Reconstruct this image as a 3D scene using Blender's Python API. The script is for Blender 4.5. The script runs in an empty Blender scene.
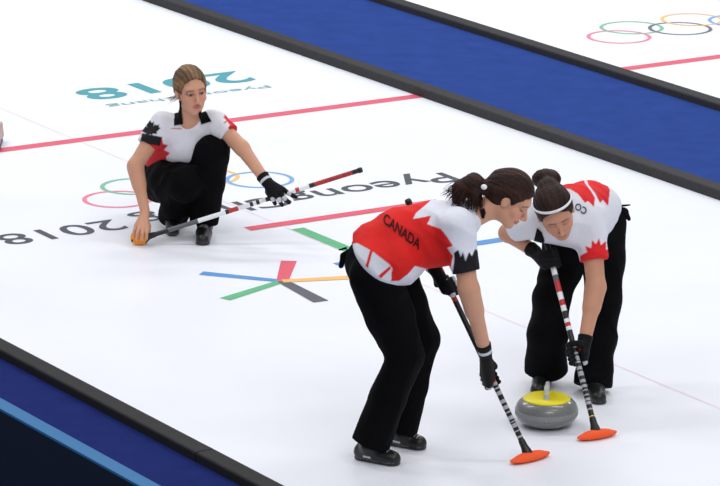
import bpy, math, random
import numpy as np
from mathutils import Vector
from mathutils.bvhtree import BVHTree
random.seed(7); RNG = np.random.default_rng(7)
SC = bpy.context.scene; COL = SC.collection
# ------------------------------------------------------------------ camera
F_PX, CAM_H, ROLL = 4000.0, 5.45, 0.0063
PHI = math.atan2(1042, F_PX)
cd = bpy.data.cameras.new('camera'); cam = bpy.data.objects.new('camera', cd); COL.objects.link(cam)
cd.sensor_fit = 'HORIZONTAL'; cd.sensor_width = 36; cd.lens = 36*F_PX/720
cd.clip_start = .5; cd.clip_end = 300
cam.location = (0, 0, CAM_H)
from mathutils import Matrix
cam.rotation_euler = (Matrix.Rotation(math.pi/2-PHI, 4, 'X') @ Matrix.Rotation(ROLL, 4, 'Z')).to_euler()
SC.camera = cam
# ------------------------------------------------------------------ light and exposure
SC.view_settings.view_transform = 'Standard'; SC.view_settings.look = 'None'
SC.view_settings.exposure = 0.0; SC.view_settings.gamma = 1; SC.view_settings.use_curve_mapping = False
w = bpy.data.worlds.new('world'); SC.world = w; w.use_nodes = True
w.node_tree.nodes['Background'].inputs[0].default_value = (.90, .94, 1, 1)
w.node_tree.nodes['Background'].inputs[1].default_value = .43
def area(loc, sx, sy, power, col=(1, .98, .96), rot=(0, 0, 0)):
    l = bpy.data.lights.new('arena_light', 'AREA'); l.shape = 'RECTANGLE'; l.size = sx; l.size_y = sy
    l.energy = power; l.color = col
    o = bpy.data.objects.new('arena_light', l); o.location = loc; o.rotation_euler = rot; COL.objects.link(o); return o
for (x, y, p) in ((-6, 13, 240), (5, 13, 220), (-6, 21, 360), (5, 21, 330), (-7, 29, 560), (2, 29, 520), (9, 34, 620)):
    area((x, y, 10), 5, 1.6, p*.84)
area((3, 7, 10), 6, 3, 380, rot=(math.radians(38), 0, math.radians(6)))
# ------------------------------------------------------------------ coordinates
CR, SR, CP, SP = math.cos(ROLL), math.sin(ROLL), math.cos(PHI), math.sin(PHI)
CAMP = np.array([0, 0, CAM_H])
def ray(px, py):
    u = px-360; v = -(py-243); u2 = u*CR-v*SR; v2 = u*SR+v*CR
    return np.array([u2, F_PX*CP+v2*SP, -F_PX*SP+v2*CP])
def P(px, py, Y):                       # where the sight line of that spot meets the vertical plane at distance Y
    d = ray(px, py); return CAMP+d*(Y/d[1])
def to_px(V):
    q = V-CAMP; a = q[:, 0]; z = q[:, 1]*CP-q[:, 2]*SP; b = q[:, 1]*SP+q[:, 2]*CP
    u2 = a/z*F_PX; v2 = b/z*F_PX
    u = u2*CR+v2*SR; v = -u2*SR+v2*CR
    return np.stack([u+360, 243-v], 1)
TH = math.radians(31.95)
E1 = np.array([math.cos(TH), math.sin(TH)]); E2 = np.array([-math.sin(TH), math.cos(TH)])
def S(u, v, z=0.0):                     # ice sheet coordinates: u across the sheets, v along them
    q = E1*u+E2*v; return np.array([q[0], q[1], z])
def s2l(c): return tuple(((x/255)/12.92 if x/255 <= .04045 else ((x/255+.055)/1.055)**2.4) for x in c)
# ------------------------------------------------------------------ materials
def mat(name, col=None, rough=.6, spec=.4, attr=False, bump=0, bscale=60, metal=0, noise=None, sss=0, coat=0, stretch=None, sheen=0):
    m = bpy.data.materials.new(name); m.use_nodes = True; nt = m.node_tree; b = nt.nodes['Principled BSDF']
    b.inputs['Roughness'].default_value = rough; b.inputs['Specular IOR Level'].default_value = spec
    b.inputs['Metallic'].default_value = metal; b.inputs['Coat Weight'].default_value = coat
    if sss: b.inputs['Subsurface Weight'].default_value = sss; b.inputs['Subsurface Radius'].default_value = (.01, .004, .002)
    tc = nt.nodes.new('ShaderNodeTexCoord'); mp = nt.nodes.new('ShaderNodeMapping'); nt.links.new(tc.outputs['Object'], mp.inputs[0])
    if stretch: mp.inputs['Scale'].default_value = stretch
    src = None
    if attr:
        a = nt.nodes.new('ShaderNodeAttribute'); a.attribute_name = 'Col'; src = a.outputs['Color']
    else:
        r = nt.nodes.new('ShaderNodeRGB'); r.outputs[0].default_value = (*s2l(col), 1); src = r.outputs[0]
    if noise:
        amt, sc = noise
        n = nt.nodes.new('ShaderNodeTexNoise'); n.inputs['Scale'].default_value = sc; n.inputs['Detail'].default_value = 5
        nt.links.new(mp.outputs[0], n.inputs['Vector'])
        mr = nt.nodes.new('ShaderNodeMapRange'); mr.inputs[1].default_value = .3; mr.inputs[2].default_value = .7
        mr.inputs[3].default_value = 1-amt; mr.inputs[4].default_value = 1+amt
        nt.links.new(n.outputs[0], mr.inputs[0])
        mx = nt.nodes.new('ShaderNodeVectorMath'); mx.operation = 'SCALE'
        nt.links.new(src, mx.inputs[0]); nt.links.new(mr.outputs[0], mx.inputs['Scale']); src = mx.outputs[0]
    nt.links.new(src, b.inputs['Base Color'])
    if bump:
        n = nt.nodes.new('ShaderNodeTexNoise'); n.inputs['Scale'].default_value = bscale; n.inputs['Detail'].default_value = 4
        nt.links.new(mp.outputs[0], n.inputs['Vector'])
        bp = nt.nodes.new('ShaderNodeBump'); bp.inputs['Strength'].default_value = bump; bp.inputs['Distance'].default_value = .01
        nt.links.new(n.outputs[0], bp.inputs['Height']); nt.links.new(bp.outputs[0], b.inputs['Normal'])
    return m
M_ICE = mat('ice', (240, 243, 252), .38, .35, noise=(.018, 1.3), bump=.05, bscale=70)
M_FOAM = mat('foam', (52, 52, 55), .75, .3, noise=(.12, 30), bump=.15, bscale=200)
M_CARPET = mat('blue_carpet', (42, 69, 142), .95, .1, noise=(.10, 6), bump=.5, bscale=300)
M_CARPET_SHADED = mat('blue_carpet_shaded', (26, 40, 106), .95, .1, noise=(.12, 8), bump=.5, bscale=300)  # same blue carpet, with the near corner's shade put into its colour
M_NAVY = mat('navy_board', (4, 20, 46), .5, .3, noise=(.1, 3))
M_CYAN = mat('light_blue_edge', (34, 108, 164), .5, .3)
M_SKIN = mat('skin', None, .5, .35, attr=True, sss=.06)
M_CLOTH = mat('shirt_fabric', None, .75, .25, attr=True, bump=.8, bscale=13)
M_PANT = mat('trouser_fabric', (5, 5, 7), .85, .10, bump=.5, bscale=18, noise=(.25, 9))
M_SHOE = mat('shoe', None, .4, .5, attr=True)
M_GLOVE = mat('glove', None, .7, .2, attr=True, bump=.3, bscale=90)
M_HAIR = mat('hair', None, .6, .22, attr=True, noise=(.3, 90), bump=.6, bscale=120, stretch=(1, 1, .35))
M_EYE = mat('eye', None, .2, .5, attr=True)
M_BAND = mat('headband', (238, 238, 242), .8, .2)
M_BLACK = mat('black_cloth', (9, 9, 12), .8, .15)
M_PLASTIC = mat('black_plastic', (18, 18, 20), .4, .5)
M_ORANGE = mat('orange_pad', (250, 94, 44), .7, .3, bump=.3, bscale=150)
M_AMBER = mat('amber_pad', (245, 150, 40), .6, .3, noise=(.25, 60))
M_GRAN = mat('granite', (116, 118, 118), .28, .5, noise=(.2, 160), coat=.3)
M_GRANB = mat('granite_band', (136, 140, 141), .6, .3, noise=(.2, 200))
M_YEL = mat('yellow_plastic', (238, 222, 20), .35, .5)
M_SIL = mat('silver_plastic', (190, 192, 186), .3, .5)
PAINT = {}
def paint(col):
    if col not in PAINT: PAINT[col] = mat('paint_%d_%d_%d' % col, col, .45, .35, noise=(.05, 12))
    return PAINT[col]
# ------------------------------------------------------------------ object helpers
def link(name, me, m=None, parent=None, base=None, smooth=True):
    o = bpy.data.objects.new(name, me); COL.objects.link(o)
    if m is not None:
        for q in (m if isinstance(m, (list, tuple)) else [m]): me.materials.append(q)
    if smooth and len(me.polygons): me.polygons.foreach_set('use_smooth', [True]*len(me.polygons))
    if parent is not None: o.parent = parent
    if base is not None: o.location = base
    return o
def mesh(name, V, Fc, off=(0, 0, 0), cols=None):
    me = bpy.data.meshes.new(name); V = np.asarray(V, float)-np.asarray(off)
    me.from_pydata(V.tolist(), [], [tuple(int(i) for i in f) for f in Fc]); me.update()
    if cols is not None:
        at = me.color_attributes.new('Col', 'FLOAT_COLOR', 'POINT')
        at.data.foreach_set('color', np.hstack([cols, np.ones((len(V), 1))]).astype(np.float32).ravel())
    return me
def tag(o, label=None, cat=None, group=None, kind=None):
    if label: o['label'] = label
    if cat: o['category'] = cat
    if group: o['group'] = group
    if kind: o['kind'] = kind
    return o
def empty(name, base):
    o = bpy.data.objects.new(name, None); COL.objects.link(o); o.location = base; o.empty_display_size = .05; return o
def nrm(v): v = np.asarray(v, float); return v/np.linalg.norm(v)
def perp(a):
    t = np.array([0, 0, 1.]) if abs(a[2]) < .9 else np.array([1., 0, 0]); n = nrm(np.cross(a, t)); return n, np.cross(a, n)
def tube(pts, rads, seg=14, cap=True):
    """swept round tube through pts"""
    pts = [np.asarray(p, float) for p in pts]; V = []; Fc = []
    n, m = perp(nrm(pts[1]-pts[0]))
    for i, (p, r) in enumerate(zip(pts, rads)):
        t = nrm(pts[min(i+1, len(pts)-1)]-pts[max(i-1, 0)])
        n = nrm(n-t*np.dot(n, t)); m = np.cross(t, n)
        for k in range(seg):
            a = 2*math.pi*k/seg; V.append(p+r*(n*math.cos(a)+m*math.sin(a)))
    for i in range(len(pts)-1):
        for k in range(seg):
            Fc.append((i*seg+k, i*seg+(k+1) % seg, (i+1)*seg+(k+1) % seg, (i+1)*seg+k))
    if cap: Fc.append(tuple(range(seg))[::-1]); Fc.append(tuple((len(pts)-1)*seg+k for k in range(seg)))
    return V, Fc
def lathe(prof, seg=48):
    V = []; Fc = []
    for (r, z) in prof:
        for k in range(seg):
            a = 2*math.pi*k/seg; V.append((r*math.cos(a), r*math.sin(a), z))
    for i in range(len(prof)-1):
        for k in range(seg): Fc.append((i*seg+k, i*seg+(k+1) % seg, (i+1)*seg+(k+1) % seg, (i+1)*seg+k))
    Fc.append(tuple(range(seg))[::-1]); Fc.append(tuple((len(prof)-1)*seg+k for k in range(seg)))
    return V, Fc
# ------------------------------------------------------------------ implicit surface modeller (smooth bodies and clothes)
class Field:
    def __init__(s, lo, hi, h):
        s.h = h; s.lo = np.asarray(lo, float); n = np.ceil((np.asarray(hi)-s.lo)/h).astype(int)+1
        s.n = n; s.d = np.full(n, .06, np.float32)
        s.ax = [s.lo[i]+h*np.arange(n[i]) for i in range(3)]
    def sub(s, lo, hi):
        i0 = np.clip(np.floor((lo-s.lo)/s.h).astype(int), 0, s.n-1); i1 = np.clip(np.ceil((hi-s.lo)/s.h).astype(int)+1, 1, s.n)
        sl = tuple(slice(a, b) for a, b in zip(i0, i1))
        X = s.ax[0][sl[0]][:, None, None]; Y = s.ax[1][sl[1]][None, :, None]; Z = s.ax[2][sl[2]][None, None, :]
        return sl, X, Y, Z
    def comb(s, sl, p, k, op):
        a = s.d[sl]; p = p.astype(np.float32)
        if op == 'u':
            if k <= 0: s.d[sl] = np.minimum(a, p)
            else:
                hh = np.maximum(k-np.abs(a-p), 0)/k; s.d[sl] = np.minimum(a, p)-hh*hh*k*.25
        else:
            p = -p
            if k <= 0: s.d[sl] = np.maximum(a, p)
            else:
                hh = np.maximum(k-np.abs(a-p), 0)/k; s.d[sl] = np.maximum(a, p)+hh*hh*k*.25
    def cone(s, a, b, ra, rb, k=.02, op='u', flat=None):
        a = np.asarray(a, float); b = np.asarray(b, float); R = max(ra, rb)+.05
        sl, X, Y, Z = s.sub(np.minimum(a, b)-R, np.maximum(a, b)+R); ab = b-a; L2 = max(ab@ab, 1e-9)
        dx, dy, dz = X-a[0], Y-a[1], Z-a[2]
        t = np.clip((dx*ab[0]+dy*ab[1]+dz*ab[2])/L2, 0, 1)
        qx, qy, qz = dx-t*ab[0], dy-t*ab[1], dz-t*ab[2]
        if flat is not None:            # squash the section along one direction
            f, am = flat; f = nrm(f); c = qx*f[0]+qy*f[1]+qz*f[2]; g = (1/am-1)
            qx, qy, qz = qx+f[0]*c*g, qy+f[1]*c*g, qz+f[2]*c*g
        d = np.sqrt(qx*qx+qy*qy+qz*qz)-(ra+(rb-ra)*t)
        s.comb(sl, d, k, op)
    def chain(s, pts, rads, k=.02, **kw):
        for i in range(len(pts)-1): s.cone(pts[i], pts[i+1], rads[i], rads[i+1], k, **kw)
    def ell(s, c, r, R=None, k=.01, op='u'):
        c = np.asarray(c, float); r = np.asarray(r, float); B = r.max()+.05
        sl, X, Y, Z = s.sub(c-B, c+B); dx, dy, dz = X-c[0], Y-c[1], Z-c[2]
        if R is None: R = np.eye(3)
        L = [dx*R[i][0]+dy*R[i][1]+dz*R[i][2] for i in range(3)]
        k0 = np.sqrt(sum((L[i]/r[i])**2 for i in range(3))); k1 = np.sqrt(sum((L[i]/r[i]**2)**2 for i in range(3)))+1e-6
        s.comb(sl, k0*(k0-1)/k1, k, op)
    def cut(s, c, n, rad=.12, k=.004):  # slice off whatever lies beyond a plane, near c
        c = np.asarray(c, float); n = nrm(n); sl, X, Y, Z = s.sub(c-rad, c+rad)
        dx, dy, dz = X-c[0], Y-c[1], Z-c[2]
        hs = -(dx*n[0]+dy*n[1]+dz*n[2]); sp = np.sqrt(dx*dx+dy*dy+dz*dz)-rad
        s.comb(sl, np.maximum(hs, sp), k, 's')
    def floor(s, z):
        s.d = np.maximum(s.d, (z-s.ax[2])[None, None, :]).astype(np.float32)
    def wave(s, amp, fr, seed=0):       # cloth folds
        r = np.random.default_rng(seed); X, Y, Z = [a.astype(np.float32) for a in s.ax]
        tot = np.zeros(s.n, np.float32)
        for i in range(5):
            q = nrm(r.normal(size=3))*fr*r.uniform(.6, 1.6); ph = r.uniform(0, 6.28)
            tot += np.sin((X*q[0])[:, None, None]+(Y*q[1])[None, :, None]+(Z*q[2])[None, None, :]+ph)
        tot = 1-np.abs(tot)*.55
        s.d -= amp*tot
    def mesh(s):
        d = s.d; h = s.h; ins = d < 0
        c = [ins[i:d.shape[0]-1+i, j:d.shape[1]-1+j, k:d.shape[2]-1+k] for i in (0, 1) for j in (0, 1) for k in (0, 1)]
        cnt = sum(x.astype(np.int8) for x in c); act = (cnt > 0) & (cnt < 8); ids = np.argwhere(act)
        num = np.full(act.shape, -1, np.int64); num[act] = np.arange(len(ids))
        acc = np.zeros((len(ids), 3)); n = np.zeros(len(ids))
        C8 = {(i, j, k): d[ids[:, 0]+i, ids[:, 1]+j, ids[:, 2]+k] for i in (0, 1) for j in (0, 1) for k in (0, 1)}
        for a in C8:
            for ax in range(3):
                if a[ax]: continue
                b = list(a); b[ax] = 1; va, vb = C8[a], C8[tuple(b)]
                m = (va < 0) != (vb < 0); t = np.where(m, va/np.where(m, va-vb, 1), 0)
                p = np.tile(np.array(a, float), (len(ids), 1)); p[:, ax] = t
                acc[m] += p[m]; n[m] += 1
        V = s.lo+h*(ids+acc/n[:, None])
        Fc = []
        for ax in range(3):
            o = [x for x in range(3) if x != ax]
            s0 = [slice(None)]*3; s1 = [slice(None)]*3; s0[ax] = slice(0, -1); s1[ax] = slice(1, None)
            A = ins[tuple(s0)]; B = ins[tuple(s1)]; e = np.argwhere(A != B)
            e = e[(e[:, o[0]] > 0) & (e[:, o[1]] > 0) & (e[:, o[0]] < d.shape[o[0]]-1) & (e[:, o[1]] < d.shape[o[1]]-1)]
            da = np.zeros(3, int); db = np.zeros(3, int); da[o[0]] = 1; db[o[1]] = 1
            q = [num[tuple((e-x).T)] for x in (0*da, da, da+db, db)]
            Q = np.stack(q, 1); inside = A[tuple(e.T)]
            flip = inside if ax != 1 else ~inside
            Q[~flip] = Q[~flip][:, ::-1]; Fc.append(Q)
        Fc = np.vstack(Fc); a, b, c_ = V[Fc[:, 0]], V[Fc[:, 1]], V[Fc[:, 2]]; m0 = V.mean(0)
        if np.einsum('ij,ij->i', a-m0, np.cross(b-m0, c_-m0)).sum() < 0: Fc = Fc[:, ::-1]
        return V, Fc
def build(field, name, m, parent, base, cfn=None):
    V, Fc = field.mesh()
    cols = cfn(V) if cfn is not None else None
    me = mesh(name, V, Fc, base, cols)
    o = link(name, me, m, parent, base if parent is None else None)
    return o, V, Fc
def bbox(pts, pad):
    A = np.array(pts); return A.min(0)-pad, A.max(0)+pad
def const(c):
    c = np.array(s2l(c)); return lambda V: np.tile(c, (len(V), 1))
def inpoly(Q, poly):
    x, y = Q[:, 0], Q[:, 1]; r = np.zeros(len(Q), bool); n = len(poly); j = n-1
    for i in range(n):
        (xi, yi), (xj, yj) = poly[i], poly[j]
        r ^= ((yi > y) != (yj > y)) & (x < (xj-xi)*(y-yi)/((yj-yi) if yj != yi else 1e-9)+xi); j = i
    return r
def pattern(basecol, polys, noise=.0):
    def f(V):
        Q = to_px(V); C = np.tile(np.array(s2l(basecol)), (len(V), 1))
        for poly, col in polys:
            acc = np.zeros(len(V))
            for dx, dy in ((-.25, -.25), (.25, -.25), (-.25, .25), (.25, .25)): acc += inpoly(Q+[dx, dy], poly)
            C = C*(1-acc[:, None]/4)+np.array(s2l(col))*acc[:, None]/4
        return C
    return f
LEAF = [(0, 1), (.17, .68), (.36, .78), (.28, .38), (.46, .56), (.52, .42), (.80, .47), (.70, .24), (.86, .14), (.46, -.16), (.52, -.32), (.06, -.26), (.06, -.62)]
LEAF = LEAF+[(-x, y) for x, y in LEAF[::-1] if x > 0]
def leaf(cx, cy, s, rot=0, sx=1):
    c, r = math.cos(math.radians(rot)), math.sin(math.radians(rot))
    return [(cx+s*(sx*x*c-y*r), cy-s*(sx*x*r+y*c)) for x, y in LEAF]
def drape(name, poly, bvhs, m, parent, base, th=.006, step=.5):
    """a patch of cloth of real thickness lying on the surfaces below it"""
    xs = np.arange(min(p[0] for p in poly), max(p[0] for p in poly)+step, step); ys = np.arange(min(p[1] for p in poly), max(p[1] for p in poly)+step, step)
    cells = [(i, j) for i in range(len(xs)-1) for j in range(len(ys)-1)]
    C = np.array([(xs[i]+step/2, ys[j]+step/2) for i, j in cells]); ok = inpoly(C, poly)
    idx = {}; top = []; bot = []; Q = []
    def vid(i, j):
        if (i, j) in idx: return idx[(i, j)]
        d = ray(xs[i], ys[j]); d = d/np.linalg.norm(d); best = None
        for b in bvhs:
            h = b.ray_cast(Vector(CAMP), Vector(d))
            if h[0] is not None and (best is None or h[3] < best): best = h[3]
        if best is None: idx[(i, j)] = -1; return -1
        idx[(i, j)] = len(top); top.append(CAMP+d*(best-th)); bot.append(CAMP+d*(best+.003)); return idx[(i, j)]
    for (i, j), o in zip(cells, ok):
        if not o: continue
        q = [vid(i, j), vid(i, j+1), vid(i+1, j+1), vid(i+1, j)]
        if min(q) >= 0: Q.append(q)
    if not Q: return None
    T = np.array(top); n = len(T)
    for _ in range(4):                  # relax depth so that the patch hangs smoothly
        A = np.zeros_like(T); c = np.zeros(n)
        for q in Q:
            for a in range(4):
                A[q[a]] += T[q[(a+1) % 4]]; c[q[a]] += 1
        un = c == 0; c[un] = 1; T2 = A/c[:, None]; T2[un] = T[un]; T[:, 1] = np.minimum(T[:, 1], .5*T[:, 1]+.5*T2[:, 1])
    Fc = [tuple(q) for q in Q]+[tuple(n+k for k in q[::-1]) for q in Q]; ed = {}
    for q in Q:
        for a in range(4):
            e = (q[a], q[(a+1) % 4]); ed[e] = 1
    for (a, b) in ed:
        if (b, a) not in ed: Fc.append((b, a, n+a, n+b))
    return link(name, mesh(name, np.vstack([T, np.array(bot)]), Fc, base), m, parent)
def bvh(V, Fc): return BVHTree.FromPolygons([Vector(v) for v in V], [tuple(int(i) for i in f) for f in Fc])
def text_mesh(s, size, bold=0.0, spacing=1.0):
    cu = bpy.data.curves.new('lettering', 'FONT'); cu.body = s; cu.size = size; cu.offset = bold; cu.space_character = spacing
    o = bpy.data.objects.new('lettering', cu); COL.objects.link(o)
    dg = bpy.context.evaluated_depsgraph_get(); dg.update()
    me = bpy.data.meshes.new_from_object(o.evaluated_get(dg))
    V = np.array([v.co[:] for v in me.vertices]); Fc = [tuple(p.vertices) for p in me.polygons]
    bpy.data.objects.remove(o); bpy.data.meshes.remove(me); bpy.data.curves.remove(cu)
    return V, Fc
# ------------------------------------------------------------------ the setting: ice, walkways, bumpers
def quadbox(u0, u1, v0, v1, z0, z1):
    V = [S(u, v, z) for z in (z0, z1) for (u, v) in ((u0, v0), (u1, v0), (u1, v1), (u0, v1))]
    return V, [(3, 2, 1, 0), (4, 5, 6, 7), (0, 1, 5, 4), (1, 2, 6, 5), (2, 3, 7, 6), (3, 0, 4, 7)]
def slab(name, u0, u1, v0, v1, z0, z1, m, parent=None):
    V, Fc = quadbox(u0, u1, v0, v1, z0, z1); return link(name, mesh(name, V, Fc), m, parent, smooth=False)
ice = tag(slab('floor', 8.42, 13.38, 2, 48, -.08, 0, M_ICE), 'white curling ice sheet carrying the players', kind='structure')
ice2 = tag(slab('floor', 14.70, 19.7, 2, 48, -.08, 0, M_ICE), 'next white ice sheet beyond the blue walkway', kind='structure')
tag(slab('floor_walkway', 13.38, 14.72, 2, 48, -.08, .012, M_CARPET), 'blue walkway between the two ice sheets', kind='structure')
tag(slab('floor_walkway', 6.2, 8.42, 2, 48, -.08, .012, M_CARPET_SHADED), 'blue walkway in the near corner, coloured darker as shade', kind='structure')
tag(slab('floor_surround', 2, 6.2, 2, 48, -.08, .0, M_NAVY), kind='structure')
def foam(u0, u1, v0, v1, zb=0.0, hgt=.058, m=M_FOAM):
    r = .012; prof = [(u0, zb), (u0, zb+hgt-r)]
    prof += [(u0+r-r*math.cos(a), zb+hgt-r+r*math.sin(a)) for a in (.5, 1.0, 1.57)]
    prof += [(u1-r+r*math.cos(a), zb+hgt-r+r*math.sin(a)) for a in (1.57, 1.0, .5)]+[(u1, zb+hgt-r), (u1, zb)]
    n = len(prof); V = [S(u, v, z) for v in (v0, v1) for (u, z) in prof]
    Fc = [(i, i+n, (i+1) % n+n, (i+1) % n) for i in range(n)]+[tuple(range(n)), tuple(range(n, 2*n))[::-1]]
    b = S((u0+u1)/2, (v0+v1)/2, zb); me = mesh('foam_bumper', V, Fc, b)
    return link('foam_bumper', me, m, None, b, smooth=False)
G = 'foam bumpers edging the ice'
vs = 14.80
M_FOAM2 = mat('foam_near', (38, 38, 40), .75, .3, noise=(.12, 30), bump=.15, bscale=200)
tag(foam(8.375, 8.475, vs+.004, 30, m=M_FOAM2), 'dark foam bumper along the near walkway, the long section left of the joint', 'bumper', G)
tag(foam(8.375, 8.475, 8, vs-.004, m=M_FOAM2), 'dark foam bumper section right of the joint, cut by the bottom edge', 'bumper', G)
tag(foam(13.325, 13.435, 8, 34, .0), 'long dark foam bumper between the players\' ice and the blue walkway', 'bumper', G)
tag(foam(14.67, 14.78, 8, 34, .0), 'dark foam bumper on the far side of the blue walkway, before the second ice sheet', 'bumper', G)
# advertising board in the near corner, only its back and top edge in view
bb = S(6.85, 13, 0); board = empty('advertising_board', bb)
tag(board, 'dark navy board with a bright blue top edge in the bottom left corner', 'board')
for nm, a, m in (('panel', (6.84, 6.88, 6, 22, 0, .79), M_NAVY), ('edge_trim', (6.838, 6.905, 6, 22, .79, .80), M_CYAN)):
    V, Fc = quadbox(*a); link(nm, mesh(nm, V, Fc, bb), m, board, smooth=False)
# ------------------------------------------------------------------ markings in the ice
zc = [0.0012]
def flat(name, pts, col, par=ice):
    z = zc[0]; zc[0] += .00004
    V = [S(u, v, z) for u, v in pts]; return link(name, mesh(name, V, [tuple(range(len(V)))]), paint(col), par, smooth=False)
def bar(name, a, b, w_, col, par=ice, taper=1):
    a = np.array(a); b = np.array(b); n = nrm([-(b-a)[1], (b-a)[0]])*w_/2
    return flat(name, [a-n*taper, b-n, b+n, a+n*taper], col, par)
def ring(c, r, wd, col, par=ice, n=72):
    z = zc[0]; zc[0] += .00004; V = []; Fc = []
    for k in range(n):
        a = 2*math.pi*k/n
        for q in (r-wd, r): V.append(S(c[0]+q*math.cos(a), c[1]+q*math.sin(a), z))
    for k in range(n): Fc.append((2*k, 2*k+1, (2*k+3) % (2*n), (2*k+2) % (2*n)))
    return link('painted_ring', mesh('painted_ring', V, Fc), paint(col), par, smooth=False)
def ice_text(s, u_start, u_end, v_base, cap, col, par=ice, bold=0.0, xs=1.0):
    V, Fc = text_mesh(s, 1.0, bold); x0, x1 = V[:, 0].min(), V[:, 0].max()
    digits = V[:, 1].max() if s != 'PyeongChang' else .73
    k = cap/.73; kx = abs(u_start-u_end)/(x1-x0); z = zc[0]; zc[0] += .00004
    W = [S(u_start-(v[0]-x0)*kx, v_base-v[1]*k, z) for v in V]
    return link('painted_lettering', mesh('painted_lettering', W, Fc), paint(col), par, smooth=False)
RED = (226, 96, 118)
bar('centre_line', (10.9, 4), (10.9, 46), .011, (246, 226, 234))
bar('hog_line', (8.42, 20.68), (13.38, 20.68), .10, RED); bar('hog_line', (14.75, 20.69), (19.6, 20.69), .10, RED, ice2)
ice_text('PyeongChang 2018', 12.335, 9.42, 18.885, .235, (74, 78, 86), bold=.008)
ice_text('2018', 12.70, 11.50, 21.90, .32, (74, 160, 172), bold=.018)
ice_text('PyeongChang', 12.66, 11.50, 21.435, .075, (120, 170, 178), bold=.004)
BL, BK, RD, YL, GR = (126, 172, 224), (110, 114, 122), (240, 130, 155), (248, 196, 120), (130, 190, 160)
for c, col in (((10.41, 19.275), RD), ((10.64, 19.49), GR), ((10.875, 19.275), BK), ((11.10, 19.49), YL), ((11.335, 19.27), BL)):
    ring(c, .2, .026, col)
for c, col in (((15.49, 21.55), RD), ((15.745, 21.76), GR), ((16.015, 21.57), BK), ((16.27, 21.78), YL), ((16.53, 21.58), BL)):
    ring(c, .22, .026, col, ice2)
CB = (88, 150, 216)
c0 = np.array([10.305, 17.285])
for e, col, wd in (((10.02, 17.64), CB, .07), ((9.87, 17.13), (96, 184, 132), .07), ((10.545, 17.62), (228, 92, 112), .085), ((10.27, 16.84), (92, 94, 102), .085), ((10.745, 17.135), (246, 190, 112), .075)):
    bar('emblem_bar', c0, e, wd, col, taper=.75)
bar('emblem_bar', (10.70, 18.32), (11.95, 18.32), .085, (228, 92, 112))
bar('emblem_bar', (10.72, 17.42), (11.93, 17.42), .08, CB)
bar('emblem_bar', (10.94, 18.19), (10.94, 17.56), .08, (96, 184, 132))
bar('emblem_bar', (11.66, 18.19), (11.66, 17.56), .08, (246, 190, 112))
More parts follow.
